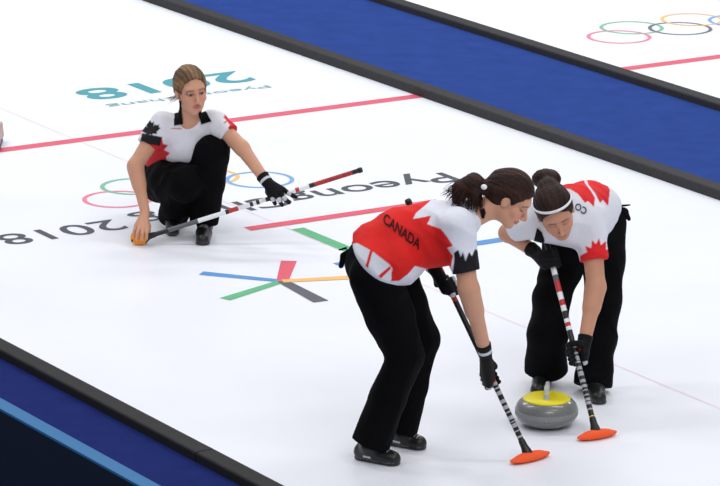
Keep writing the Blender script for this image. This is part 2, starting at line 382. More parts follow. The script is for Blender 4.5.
# ------------------------------------------------------------------ people
SKIN = (208, 154, 126)
def head_frame(c, F, U):
    F = nrm(F); U = nrm(np.array(U)-F*np.dot(U, F)); Rt = np.cross(F, U)
    return np.asarray(c, float), np.array([Rt, F, U])
class Head:
    def __init__(s, c, F, U, k=1.0): s.c, s.R = head_frame(c, F, U); s.k = k
    def w(s, p): return s.c+s.k*(np.array(p) @ s.R)
    def loc(s, V): return (V-s.c) @ s.R.T/s.k
    def ell(s, f, c, r, k=.01, op='u', tilt=0):
        R = s.R
        if tilt: a = math.radians(tilt); R = np.array([R[0], R[1]*math.cos(a)+R[2]*math.sin(a), R[2]*math.cos(a)-R[1]*math.sin(a)])
        f.ell(s.w(c), np.array(r)*s.k, R, k, op)
    def face(s, f, neck, lids=1):
        s.lids = lids
        s.ell(f, (0, -.014, .032), (.073, .092, .082), .01)
        s.ell(f, (0, .024, -.028), (.058, .062, .076), .02)
        for q in (-1, 1):
            f.cone(s.w((q*.048, .004, -.048)), s.w((q*.014, .058, -.088)), .017*s.k, .013*s.k, .025)
            s.ell(f, (q*.036, .056, -.022), (.024, .022, .024), .015)
        s.ell(f, (0, .066, -.090), (.020, .016, .015), .015)
        s.ell(f, (0, .062, .032), (.052, .022, .018), .02)
        for q in (-1, 1): s.ell(f, (q*.031, .093, .010), (.017, .016, .011), .012, 's')
        for q in (-1, 1):
            if lids == 2: s.ell(f, (q*.031, .0725, .009), (.0165, .0125, .0105), .004)
            else: s.ell(f, (q*.031, .0735, .0160), (.0160, .0125, .0070), .004)
        f.cone(s.w((0, .080, .012)), s.w((0, .105, -.026)), .007*s.k, .010*s.k, .008)
        for q in (-1, 1): s.ell(f, (q*.010, .094, -.032), (.008, .010, .007), .006)
        s.ell(f, (0, .083, -.053), (.022, .010, .0065), .005); s.ell(f, (0, .081, -.0635), (.019, .010, .007), .005)
        s.ell(f, (0, .0925, -.0582), (.022, .004, .002), .002, 's')
        for q in (-1, 1):
            s.ell(f, (q*.0745, -.004, -.004), (.008, .017, .029), .006, tilt=12)
            s.ell(f, (q*.084, .002, -.002), (.006, .008, .015), .005, 's')
        f.cone(s.w((0, -.022, -.045)), neck, .052*s.k, .056, .03)
    def colour(s, V, C, lips=(186, 96, 96), brow=(104, 74, 56)):
        L = s.loc(V); x, y, z = L[:, 0], L[:, 1], L[:, 2]; front = y > .05
        def mixin(mask, col, a=1.0):
            a = a*mask.astype(float)[:, None]; C[:] = C*(1-a)+np.array(s2l(col))*a
        mixin(front & ((x/.024)**2+((z+.058)/.0105)**2 < 1), lips, .85)
        for q in (-1, 1):
            xx = q*x
            mixin(front & (xx > .012) & (xx < .05) & (np.abs(z-(.030-.12*np.maximum(xx-.035, 0)*4)) < .0042), brow, .8)
            d = ((xx-.042)/.028)**2+((z+.025)/.022)**2
            mixin(front & (d < 1), (222, 140, 122), .28)
            e = ((xx-.031)/.0165)**2+((z-.010)/.0085)**2
            if s.lids == 2:
                mixin(front & (e < 1.6), (168, 116, 98), .45)
                mixin(front & (xx > .016) & (xx < .047) & (np.abs(z-(.0015+9*(xx-.031)**2)) < .0022), (40, 26, 24), .9)
            else:
                mixin(front & (e < 1.2), (84, 54, 46), .65)
                mixin(front & (e < 2.3) & (e >= 1.2), (166, 114, 96), .4)  # shadow round the eye rim painted into the skin colour
        return C
    def eyes(s, parent, base, iris=(70, 60, 50), shut=0):
        for q in (-1, 1):
            c = s.w((q*.0305, .0705, .009)); V = []; Fc = []; r = .0112*s.k; n, mm = 14, 10; gz = nrm((0, 1, -.12))
            for i in range(mm+1):
                for j in range(n):
                    a, b = math.pi*i/mm, 2*math.pi*j/n
                    V.append((math.sin(a)*math.cos(b), math.cos(a), math.sin(a)*math.sin(b)))
            for i in range(mm):
                for j in range(n): Fc.append((i*n+j, (i+1)*n+j, (i+1)*n+(j+1) % n, i*n+(j+1) % n))
            V = np.array(V); t = V @ gz; C = np.tile(np.array(s2l((176, 166, 162))), (len(V), 1))
            C[t > .72] = s2l(iris); C[t > .93] = s2l((12, 10, 10))
            link('eye', mesh('eye', c+r*(V @ s.R), Fc, base, C), M_EYE, parent)
    def hair(s, parent, base, h, dark, light, back=(), top=0.0, hairline=.040, extra=None, name='hair', vol=.010):
        pts = [s.w((0, 0, .05))]+[np.asarray(p) for p in back]
        lo, hi = bbox(pts, .17); f = Field(lo, hi, h)
        s.ell(f, (0, -.018, .034), (.073+vol, .092+vol, .084+vol+top), .01)
        s.ell(f, (0, -.050, -.012), (.062, .055, .062), .03)
        s.ell(f, (0, .078, -.030), (.086, .074, hairline+.040), .012, 's')
        s.ell(f, (0, .06, -.085), (.09, .09, .06), .01, 's')
        s.ell(f, (0, -.03, -.115), (.1, .12, .05), .01, 's')
        for q in (-1, 1): s.ell(f, (q*.085, .006, -.014), (.030, .026, .034), .006, 's')
        if extra: extra(f)
        # combed strands
        X = f.ax[0][:, None, None]-s.c[0]; Y = f.ax[1][None, :, None]-s.c[1]; Z = f.ax[2][None, None, :]-s.c[2]
        lx = X*s.R[0][0]+Y*s.R[0][1]+Z*s.R[0][2]; lz = X*s.R[2][0]+Y*s.R[2][1]+Z*s.R[2][2]; ly = X*s.R[1][0]+Y*s.R[1][1]+Z*s.R[1][2]
        ang = np.arctan2(lx, lz+.03)
        f.d += (.0009*np.sin(ang*46+ly*25)+.0009*np.sin(ang*21+ly*60)).astype(np.float32)
        def cf(V):
            L = s.loc(V); a = np.arctan2(L[:, 0], L[:, 2]+.03)
            t = .5+.16*np.sin(a*37+L[:, 1]*20)+.24*np.sin(a*9+1+L[:, 1]*24); t = np.clip(t, 0, 1)[:, None]
            return np.array(s2l(dark))*(1-t)+np.array(s2l(light))*t
        return build(f, name, M_HAIR, parent, base, cf)[0]
def grip(f, C, a, n, wrist, sgn=1, dr=0.0, thumb=1):
    """a closed hand round a shaft: C on the shaft, a along it, n from the shaft to the palm"""
    a = nrm(a); n = nrm(n-a*np.dot(n, a)); m = np.cross(a, n)*sgn; C = np.asarray(C, float)
    pip = []
    def at(t, deg, r): th = math.radians(deg); return C+a*t+r*(n*math.cos(th)+m*math.sin(th))
    for i, t in enumerate((-.031, -.0105, .0105, .031)):
        L = (.86, 1, 1.03, .95)[i]; k0 = at(t*1.05, 38, .044)
        f.cone(wrist+(k0-wrist)*.12+a*t*.45, k0, .014+dr, .0125+dr, .014)
        p = [k0, at(t, 98, .040*L), at(t, 165, .031), at(t*.95, 232, .0265)]
        f.chain(p, [.0112+dr, .0100+dr, .0092+dr, .0082+dr], .003); pip.append(p[1]); pip.append(k0)
    f.cone(wrist, at(0, 5, .038), .022+dr, .020+dr, .02)
    tb = wrist*.55+at(.030*thumb, -30, .040)*.45
    f.chain([tb, at(.040*thumb, -52, .041), at(.050*thumb, -105, .033), at(.052*thumb, -165, .028)], [.015+dr, .0125+dr, .011+dr, .0092+dr], .006)
    return pip
def glove_obj(parent, base, fn, wrist, fore, pts, cuffwhite=True, gl=.0155):
    lo, hi = bbox(pts, .10); f = Field(lo, hi, .0032)
    pip = fn(f, .0022)
    f.cone(wrist+(fore-wrist)*.14, wrist, .036, .031, .012)
    ax = nrm(fore-wrist); f.cut(wrist+ax*.040, ax, .07)
    hc = pts[0]
    def cf(V):
        C = np.tile(np.array(s2l((10, 10, 13))), (len(V), 1))
        t = (V-wrist) @ ax
        if cuffwhite: C[(t > -.006) & (t < .010)] = s2l((205, 208, 214))
        P_ = np.array(pip); D = np.min(np.linalg.norm(V[:, None, :]-P_[None], axis=2), 1)
        C[(D < gl)] = s2l((196, 198, 204))
        D2 = np.linalg.norm(V-(wrist*.5+hc*.5), axis=1); C[(D2 < .022)] = s2l((120, 40, 50))
        return C
    return build(f, 'glove', M_GLOVE, parent, base, cf)
def shoe_obj(parent, base, heel, toe, ankle, white=None):
    heel = np.array(heel, float); toe = np.array(toe, float)
    lo, hi = bbox([heel, toe, ankle], .08); f = Field(lo, hi, .004)
    up = np.array([0, 0, 1.]); d = nrm(toe-heel)
    f.cone(heel+up*.035, heel+(toe-heel)*.45+up*.034, .037, .040, .01)
    f.cone(heel+(toe-heel)*.45+up*.036, toe-d*.03+up*.026, .042, .036, .02)
    f.cone(heel+d*.02+up*.05, ankle, .036, .040, .03)
    f.cone(heel+up*.01, toe-d*.035+up*.008, .036, .039, .006, flat=(up, .35))
    f.floor(0.0); f.cut(ankle+nrm(ankle-heel-d*.02)*.02, ankle-heel-d*.02, .06)
    sd = np.cross(d, up)
    def cf(V):
        C = np.tile(np.array(s2l((17, 17, 20))), (len(V), 1)); q = V-heel
        t = q @ d; z = V[:, 2]; zz = q @ nrm(np.cross(sd, d))
        C[zz < .014] = s2l((30, 30, 34)); C[(zz < .018) & (zz >= .014)] = s2l((88, 88, 94))
        if white is not None:
            m = (t > .05) & (t < .15) & (zz > .045) & (np.abs(q @ sd) < .022) & (np.sin(t*420) > .1); C[m] = s2l((150, 150, 156))
            m = (t > .03) & (t < .07) & (np.abs(q @ sd) > .030) & (zz > .025) & (zz < .035); C[m] = s2l((200, 200, 205))
        return C
    return build(f, 'shoe', M_SHOE, parent, base, cf)
def skin_cols(head, lips=(186, 96, 96), tone=SKIN, brow=(104, 74, 56)):
    def f(V):
        C = np.tile(np.array(s2l(tone)), (len(V), 1)); return head.colour(V, C, lips, brow)
    return f
def strands(name, roots, ends, n, rad, dark, light, parent, base, spread=.02, sag=.02, seed=1, mats=None):
    r = np.random.default_rng(seed); Vs = []; Fs = []; Cs = []; k = 0
    for i in range(n):
        a = r.integers(len(roots)); b = r.integers(len(ends))
        p0 = roots[a]+r.normal(size=3)*spread*.35; p3 = ends[b]+r.normal(size=3)*spread
        p1 = p0+(p3-p0)*.33+np.array([0, 0, sag])+r.normal(size=3)*spread*.5; p2 = p0+(p3-p0)*.7+np.array([0, 0, sag*.6])+r.normal(size=3)*spread*.7
        ts = np.linspace(0, 1, 8); pts = [(1-t)**3*p0+3*(1-t)**2*t*p1+3*(1-t)*t*t*p2+t**3*p3 for t in ts]
        V, Fc = tube(pts, [rad*(1-.8*t) for t in ts], 5); Vs += V; Fs += [tuple(q+k for q in x) for x in Fc]; k += len(V)
        t = r.uniform(); Cs += [np.array(s2l(dark))*(1-t)+np.array(s2l(light))*t]*len(V)
    return link(name, mesh(name, Vs, Fs, base, np.array(Cs)), M_HAIR, parent)
def body_text(s, c, dx, dy, cap, bv, parent, base, col=(20, 18, 22), name='lettering'):
    """lettering printed on a garment, laid onto its surface: dx, dy in picture units per letter unit"""
    V, Fc = text_mesh(s, 1.0, .02); V = V[:, :2]-np.array([(V[:, 0].min()+V[:, 0].max())/2, .36])
    W = []; last = None
    for v in V:
        q = np.array(c)+v[0]*np.array(dx)+v[1]*np.array(dy); d = ray(*q); d /= np.linalg.norm(d)
        h = bv.ray_cast(Vector(CAMP), Vector(d)); dist = h[3] if h[0] is not None else last
        if dist is None: dist = 17.0
        last = dist; W.append(CAMP+d*(dist-.005))
    return link(name, mesh(name, W, Fc, base), mat('print_ink', col, .7, .2), parent, smooth=False)

# ---------- curling brooms
def broom(label, head_c, top, segs, pad_mat, pad_dir, pad=(.095, .036), name='curling_broom', group='curling brooms', padlabel=None, nor=None):
    head_c = np.array(head_c, float); top = np.array(top, float); base = np.array([head_c[0], head_c[1], 0.0])
    root = empty(name, base); tag(root, label, 'broom', group)
    d = top-head_c; L = np.linalg.norm(d); a = d/L
    # shaft in coloured lengths
    mats = []; Vs = []; Fs = []; mi = []; seg = 16; n, m = perp(a); cuts = [0]+[s_[0] for s_ in segs]
    k = 0
    for i, (t1, c) in enumerate(segs):
        if c not in [q[0] for q in mats]: mats.append((c, paint_plastic(c)))
        t0 = cuts[i]; idx = [q[0] for q in mats].index(c)
        for t in (t0, t1):
            for j in range(seg):
                an = 2*math.pi*j/seg; Vs.append(head_c+a*(.045+(L-.045)*t)+.0128*(n*math.cos(an)+m*math.sin(an)))
        for j in range(seg): Fs.append((k+j, k+(j+1) % seg, k+seg+(j+1) % seg, k+seg+j)); mi.append(idx)
        k += 2*seg
    me = mesh('shaft', Vs, Fs, base); o = link('shaft', me, [q[1] for q in mats], root)
    me.polygons.foreach_set('material_index', mi)
    V, Fc = tube([top-a*.004, top+a*.012, top+a*.020], [.0155, .0155, .011], 16); link('end_cap', mesh('end_cap', V, Fc, base), M_PLASTIC, root)
    # socket that joins the shaft to the pad
    f = Field(*bbox([head_c, head_c+a*.09], .06), .003)
    f.cone(head_c+a*.025, head_c+a*.085, .019, .0155, .01); f.cone(head_c+np.array([0, 0, .004]), head_c+a*.03, .024, .017, .02)
    pd = nrm([pad_dir[0], pad_dir[1], 0])
    f.cone(head_c-pd*.03+np.array([0, 0, -.006]), head_c+pd*.03+np.array([0, 0, -.006]), .016, .016, .012)
    build(f, 'socket', M_PLASTIC, root, base)
    # pad
    px, pw = pad; f = Field(*bbox([base-pd*px, base+pd*px], .07), .0035); up = np.array([0, 0, 1.])
    sd = np.cross(up, pd); c = base+up*.016
    if nor is not None:
        up2 = nrm(nor); sd = nrm(np.cross(up2, pd)); pd = np.cross(sd, up2); c = base+np.array([0, 0, .043]); f.ell(c, (px, pw, .018), np.array([pd, sd, up2]), 0)
        f.ell(c+up2*.012, (px*.6, pw*.6, .012), np.array([pd, sd, up2]), .01)
    else: f.ell(c, (px, pw, .016), np.array([pd, sd, up]), 0); f.ell(c+up*.008, (px*.62, pw*.7, .014), np.array([pd, sd, up]), .02)
    f.floor(0.001)
    o, _, _ = build(f, 'brush_pad', pad_mat, root, base)
    if padlabel: o['label'] = padlabel
    return root, head_c, a, L
PP = {}
def paint_plastic(c):
    if c not in PP: PP[c] = mat('shaft_%d_%d_%d' % c, c, .35, .5)
    return PP[c]
K, Wt, R_, Gy, Ye = (16, 16, 19), (240, 242, 246), (196, 40, 44), (90, 92, 98), (232, 214, 40)
def letters(a, b, n, c0=K, c1=(170, 172, 178), seed=1):
    r = np.random.default_rng(seed); e = a+(b-a)*np.concatenate([[0], np.cumsum(r.uniform(.25, 1.8, 2*n))]); e = a+(e-a)/((e[-1]-a)/(b-a))
    out = [(float(t), c0 if i % 2 == 0 else c1) for i, t in enumerate(e[1:])]
    return out
def lerp(a, b, t): return np.asarray(a)+(np.asarray(b)-np.asarray(a))*t
VX = .0046
def ground(px, py, z=0.0):
    d = ray(px, py); return CAMP+d*((z-CAM_H)/d[2])

# ========== crouching player ==========
def crouching_player():
    base = np.array([-.90, 21.1, 0.0])
    pel = P(166, 174, 21.40); chest = P(187, 143, 21.16); nk = P(189, 118, 21.06)
    shR, elR, wrR = P(162, 124, 21.10), P(135, 166, 20.98), P(145, 211, 20.90)
    shL, elL, wrL = P(214, 122, 21.10), P(242, 148, 20.97), P(266, 181, 20.84)
    hipL, knL, anL = P(176, 170, 21.40), P(213, 152, 21.02), P(204, 222, 21.07)
    hipR, knR, anR = P(161, 180, 21.34), P(186, 183, 20.99), P(172, 218, 21.20)
    H = Head(P(191, 91, 21.0), (.38, -.92, -.10), (-.06, -.1, 1), 1.07)
    handR = P(143, 231, 20.88)
    f = Field(*bbox([pel, shR, shL, elR, knL, anL, anR, wrL, P(190, 60, 21), P(126, 180, 20.9), P(141, 246, 20.85), P(290, 205, 20.8)], .05), VX)
    f.cone(pel, lerp(pel, chest, .5), .12, .10, .03); f.cone(lerp(pel, chest, .5), chest, .10, .105, .03)
    f.cone(lerp(shR, chest, .3), lerp(shL, chest, .3), .065, .065, .04); f.cone(chest, nk, .105, .055, .03)
    f.chain([shR, elR, wrR], [.052, .040, .026], .02); f.chain([lerp(elR, wrR, .12), lerp(elR, wrR, .4)], [.041, .037], .02)
    f.chain([shL, elL, wrL], [.052, .040, .027], .02)
    for h_, k_, a_ in ((hipL, knL, anL), (hipR, knR, anR)): f.chain([h_, k_, a_], [.085, .055, .038], .02)
    H.face(f, nk)
    # bare hand resting over the pad of the broom
    kn = [P(x, y, Y) for x, y, Y in ((136, 226, 20.86), (139, 227.5, 20.83), (143, 228.5, 20.82), (147, 228.5, 20.83))]
    tips = [P(x, y, Y) for x, y, Y in ((133.5, 236, 20.84), (136.5, 239.5, 20.80), (141.5, 240.5, 20.79), (146.5, 238.5, 20.80))]
    for a, b in zip(kn, tips):
        f.cone(wrR, a, .018, .0125, .012); mid = lerp(a, b, .5)+np.array([0, -.012, .006]); f.chain([a, mid, b], [.011, .010, .0085], .003)
    f.chain([lerp(wrR, kn[3], .35), P(149, 226, 20.88), P(149, 234, 20.87)], [.014, .012, .009], .006)
    # open left hand inside the glove
    kL = [P(x, y, Y) for x, y, Y in ((271, 193.5, 20.80), (275, 193.5, 20.785), (279.5, 192, 20.785), (283, 189.5, 20.80))]
    mL = [P(x, y, Y) for x, y, Y in ((273, 199, 20.785), (279, 200, 20.76), (284.5, 198, 20.765), (289, 193.5, 20.79))]
    tL = [P(x, y, Y) for x, y, Y in ((275, 203.5, 20.80), (282, 205, 20.785), (289, 202.5, 20.79), (295.5, 197, 20.80))]
    def openhand(g, dr):
        for a, m_, t_ in zip(kL, mL, tL):
            g.cone(wrL, a, .020+dr, .014+dr, .014); g.chain([a, m_, t_], [.0118+dr, .0105+dr, .0088+dr], .003)
        g.chain([lerp(wrL, kL[0], .3), P(268, 192, 20.85), P(271, 199, 20.86)], [.016+dr, .013+dr, .010+dr], .006)
        return mL+kL
    openhand(f, -.0015)
    root, Vb, Fb = build(f, 'person', M_SKIN, None, base, skin_cols(H))
    tag(root, 'crouching player in white shirt and black trousers, one bare hand on a broom pad', 'person')
    H.eyes(root, base)
    # shirt
    g = Field(*bbox([pel, shR, shL, P(143, 142, 20.9), P(234, 135, 20.95), chest, nk], .13), .0046)
    g.cone(P(172, 162, 21.36), chest, .148, .136, .04); g.cone(lerp(shR, chest, .22), lerp(shL, chest, .22), .078, .078, .05)
    g.cone(chest, lerp(chest, nk, .75), .12, .07, .04); g.cone(P(168, 148, 21.25), P(164, 154, 21.3), .10, .10, .05)
    cR = lerp(shR, elR, .52); cL = lerp(shL, elL, .52)
    g.cone(shR, cR, .068, .066, .03); g.cone(shL, cL, .068, .064, .03)
    g.wave(.0035, 42, 3)
    g.cut(cR, elR-shR, .11); g.cut(cL, elL-shL, .11)
    g.cone(P(190, 114, 21.00), P(190, 134, 20.90), .045, .012, .01, op='s')
    RED_ = (206, 36, 44)
    pat = [([(146, 142), (152, 137), (157, 140), (162, 137), (163, 144), (168, 145), (164, 150), (170, 153), (166, 157), (168, 170), (150, 178), (144, 160)], RED_),
           (leaf(151, 131, 11.5, 8), (22, 22, 26)), ([(142, 133), (162, 137), (160, 146), (140, 143)], (22, 22, 26)),
           (leaf(229, 119, 10.5, -50), RED_), ([(228, 128), (233, 120), (243, 130), (236, 138)], RED_),
           ([(171, 127.8), (182, 128.2), (182, 129.4), (171, 129)], (200, 110, 112))]
    sho, Vs, Fs = build(g, 'shirt', M_CLOTH, root, base, pattern((226, 226, 234), pat))
    bs = [bvh(Vs, Fs), bvh(Vb, Fb)]
    c1 = drape('collar', [(176, 100), (181, 101), (181.5, 112), (183, 124), (174, 125.5), (174.5, 112)], bs, M_BLACK, sho, base, .008)
    c2 = drape('collar', [(198.5, 113), (203.5, 109), (207, 113), (211.5, 121.5), (206, 123), (201.5, 124.5)], bs, M_BLACK, sho, base, .008)
    # trousers
    g = Field(*bbox([pel, knL, knR, anL, anR], .16), .0048)
    g.cone(pel, P(172, 166, 21.38), .140, .120, .04)
    g.chain([hipL, knL], [.115, .088], .03); g.chain([knL, lerp(knL, anL, .45), anL+np.array([0, 0, .005])], [.086, .080, .076], .02)
    g.chain([P(161, 180, 21.32), P(172, 180, 21.14), knR], [.122, .118, .100], .02)
    g.chain([knR+np.array([-.02, .05, -.03]), lerp(knR, anR, .6), anR+np.array([.01, 0, .02])], [.08, .082, .082], .02)
    g.wave(.006, 34, 5)
    g.cut(anL+np.array([0, 0, -.0]), anL-knL, .12); g.cut(anR+np.array([0, 0, -.02]), anR-knR, .12)
    g.floor(.03)
    build(g, 'trousers', M_PANT, root, base)
    shoe_obj(root, base, ground(202, 231), ground(200, 243), anL+np.array([0, 0, -.01]), 1) if False else shoe_obj(root, base, np.array([anL[0]+.005, 21.10, 0]), np.array([anL[0]+.0, 20.84, 0]), anL, 1)
    shoe_obj(root, base, np.array([anR[0]-.0, 21.28, .05]), np.array([anR[0]+.01, 21.03, 0.0]), anR, None)
    # glove, hair
    glove_obj(root, base, openhand, wrL, elL, [P(280, 195, 20.8), P(268, 185, 20.84), P(292, 202, 20.8)])
    def ex(g):
        g.cone(H.w((-.01, -.09, -.01)), H.w((-.055, -.115, -.05)), .034, .020, .02); g.cone(H.w((-.055, -.115, -.05)), H.w((-.085, -.11, -.075)), .018, .006, .01)
        for q in (-1, 1): g.cone(H.w((q*.066, .020, .040)), H.w((q*.066, -.02, -.020)), .010, .016, .01)
        g.cone(H.w((-.066, -.01, -.02)), H.w((-.060, -.02, -.075)), .018, .010, .012)
    hro = H.hair(root, base, .0042, (62, 44, 34), (150, 116, 84), [P(170, 98, 21.1)], top=.004, hairline=.074, extra=ex)
    strands('hair_lock', [H.w((-.04, -.105, -.04))], [P(171, 99, 21.12), P(168.5, 98, 21.12), P(172, 102, 21.1)], 26, .0022, (96, 72, 54), (160, 128, 98), hro, base, .008, .0)
    return root
crouching_player()

# ========== near sweeper ==========
BR_B = (P(530, 458.5, 17.08), P(409, 203, 17.46))
def near_sweeper():
    base = np.array([.12, 17.15, 0.0]); bh, bt = BR_B; ba = nrm(bt-bh)
    pel = P(374, 258, 17.15); mid = P(402, 243, 17.15); chest = P(435, 233, 17.15); nk = P(474, 213, 17.15)
    shR, elR, wrR = P(458, 226, 17.00), P(468.5, 288, 16.94), P(485, 351, 17.06)
    shL, elL, wrL = P(456, 228, 17.31), P(424, 256, 17.50), P(434, 268, 17.36)
    hipR, knR, anR = P(375, 276, 17.06), P(405, 356, 17.03), P(371, 442, 17.04)
    hipL, knL, anL = P(390, 272, 17.26), P(420, 338, 17.26), P(401, 428, 17.27)
    H = Head(P(510, 199.5, 17.15), (.76, -.26, -.58), (.60, -.06, .78), 1.02)
    f = Field(*bbox([pel, shR, shL, elR, knR, knL, anR, anL, wrL, elL, P(545, 230, 17.1), P(500, 165, 17.15), P(497, 392, 17.1)], .06), VX)
    f.cone(pel, mid, .115, .10, .03); f.cone(mid, chest, .10, .105, .03); f.cone(lerp(shR, chest, .3), lerp(shL, chest, .3), .07, .07, .04)
    f.cone(chest, nk, .09, .055, .03)
    f.chain([shR, elR, wrR], [.052, .043, .028], .02); f.chain([lerp(elR, wrR, .05), lerp(elR, wrR, .35)], [.044, .041], .02)
    f.chain([shL, elL, wrL], [.050, .038, .028], .02)
    for h_, k_, a_ in ((hipL, knL, anL), (hipR, knR, anR)): f.chain([h_, k_, a_], [.09, .058, .038], .02)
    H.face(f, nk, 2)
    t = .315; C1 = lerp(bh, bt, t); C2 = lerp(bh, bt, .665)
    g1 = lambda q, dr: grip(q, C1, -ba, wrR-C1+np.array([-.03, -.05, 0]), wrR, 1, dr, -1)
    g2 = lambda q, dr: grip(q, C2, ba, wrL-C2+np.array([-.02, -.06, 0]), wrL, 1, dr)
    g1(f, -.0015); g2(f, -.0015)
    root, Vb, Fb = build(f, 'person', M_SKIN, None, base, skin_cols(H, lips=(190, 100, 98), brow=(70, 46, 36)))
    tag(root, 'sweeping player with a long dark ponytail, red-backed shirt, bending over in front', 'person')
    glove_obj(root, base, g1, wrR, elR, [C1, wrR]); glove_obj(root, base, g2, wrL, elL, [C2, wrL])
    # shirt
    g = Field(*bbox([pel, shR, shL, chest, nk, P(467, 276, 16.95), elL], .14), .0046)
    g.cone(P(377, 257, 17.15), P(402, 240, 17.15), .148, .142, .03); g.cone(P(380, 264, 17.07), P(396, 260, 17.06), .132, .12, .04); g.cone(P(402, 242, 17.15), chest, .140, .142, .03)
    g.cone(P(378, 246, 17.15), P(396, 262, 17.12), .10, .105, .04); g.cone(P(425, 240, 17.12), P(446, 244, 17.1), .10, .09, .03)
    g.cone(lerp(shR, chest, .2), lerp(shL, chest, .2), .085, .085, .04); g.cone(chest, lerp(chest, nk, .85), .128, .072, .04)
    cR = lerp(shR, elR, .74); cL = lerp(shL, elL, .70)
    g.cone(shR, cR, .074, .060, .03, flat=((0, 1, 0), 1.0)); g.cone(shL, cL, .066, .062, .03)
    g.wave(.005, 36, 8)
    g.cut(cR, elR-shR+np.array([.01, 0, 0]), .11); g.cut(cL, elL-shL, .10)
    q1, q2, q3 = P(357, 241, 17.12), P(367, 267, 16.99), P(394, 277, 17.03); nn = np.cross(q2-q1, q3-q1); nn = nn*(-1 if nn[0] > 0 else 1)
    g.cut(q2, nn, .26, .01)
    RD_, BK_ = (222, 34, 32), (22, 22, 28)
    pat = [([(346, 240), (364, 222), (386, 200), (410, 194), (436, 194), (428, 203), (416, 213), (413, 219), (424, 217), (431, 215.5), (429, 221), (427, 224), (441, 229), (448, 238), (453, 246), (447, 248), (453, 256), (450, 270), (430, 270), (415, 266), (408, 274), (399, 281), (391, 281), (392, 268), (389, 264), (372, 251), (357, 243), (352, 244)], RD_),
           ([(371, 247), (373.5, 248), (368, 268), (365.5, 266)], RD_), ([(378, 276), (390, 266), (391, 268.5), (381, 278.5)], RD_),
           ([(454, 253), (458, 250), (461, 257), (463, 252), (465.5, 261), (469, 252), (472, 256), (475, 249), (479, 251), (484, 252), (484, 276), (452, 278), (454, 263)], BK_)]
    sho, Vs, Fs = build(g, 'shirt', M_CLOTH, root, base, pattern((224, 226, 238), pat))
    bs = bvh(Vs, Fs)
    body_text('CANADA', (402, 231), (8.6, 6.6), (3.5, -13.5), 1, bs, sho, base, (60, 12, 20))
    drape('collar', [(480, 210), (484, 208), (486, 213), (484, 219), (481.5, 218)], [bs, bvh(Vb, Fb)], M_BLACK, sho, base, .006)
    # trousers
    g = Field(*bbox([pel, knL, knR, anL, anR, mid], .16), .0048)
    g.cone(P(375, 264, 17.15), P(384, 264, 17.15), .130, .115, .04)
    g.chain([hipR, lerp(hipR, knR, .5), knR], [.116, .104, .080], .02); g.chain([knR, lerp(knR, anR, .5), anR], [.080, .080, .084], .02)
    g.chain([hipL, lerp(hipL, knL, .5), knL], [.112, .104, .084], .02); g.chain([knL, lerp(knL, anL, .5), anL], [.084, .078, .072], .02)
    g.wave(.006, 26, 11)
    g.cut(lerp(knR, anR, 1.02), anR-knR, .14); g.cut(lerp(knL, anL, 1.02), anL-knL, .14)
    build(g, 'trousers', M_PANT, root, base)
    hr = ground(362, 459); tr = ground(394, 463.5)
    shoe_obj(root, base, np.array([hr[0], hr[1], 0]), np.array([tr[0]+.02, tr[1]-.03, 0]), anR+np.array([-.01, 0, -.02]), 1)
    hl = ground(392, 444); tl = ground(420, 447)
    shoe_obj(root, base, np.array([hl[0]+.0, hl[1], 0]), np.array([tl[0]+.02, tl[1]-.04, 0]), anL+np.array([.0, 0, -.02]), 1)
    # loose black tab at the waist
    q = Field(*bbox([P(345, 250, 17.2), P(338, 266, 17.2)], .05), .004)
    q.chain([P(350, 250, 17.2), P(344, 256, 17.2), P(341, 266, 17.2)], [.010, .016, .012], .01, flat=((0, 1, 0), .5)); q.cone(P(346, 248, 17.2), P(339, 250, 17.2), .006, .004, .004)
    build(q, 'waist_tab', M_BLACK, root, base)
    # hair with ponytail
    tie = P(485, 188, 17.14)
    def ex(g):
        g.cone(H.w((0, -.085, .03)), tie, .050, .026, .03)
        g.chain([tie, P(474, 183, 17.14), P(462, 189, 17.14), P(456, 199, 17.12)], [.022, .042, .040, .020], .02)
        g.cone(P(474, 186, 17.12), P(476, 204, 17.10), .036, .014, .02)
        for sd_ in (-1, 1): g.cone(H.w((sd_*.062, .020, .050)), H.w((sd_*.050, -.06, .0)), .018, .026, .012)
    hro = H.hair(root, base, .0044, (24, 13, 11), (62, 33, 25), [P(452, 200, 17.12), P(480, 210, 17.1), tie], top=.006, hairline=.060, extra=ex)
    strands('ponytail_strand', [P(480, 187, 17.12), P(474, 181, 17.14), P(468, 185, 17.12)],
            [P(449, 197, 17.12), P(453, 204, 17.10), P(459, 208, 17.08), P(466, 210, 17.08), P(474, 211, 17.08), P(481, 214, 17.10), P(446, 192, 17.14)], 240, .0026, (22, 12, 10), (66, 36, 27), hro, base, .012, .030, 4)
    q = Field(*bbox([tie], .05), .003); tp = P(484, 187, 17.04); q = Field(*bbox([tp], .04), .003); q.ell(tp, (.014, .014, .012), k=0)
    build(q, 'hair_tie', M_BAND, hro, base)
    return root
near_sweeper()

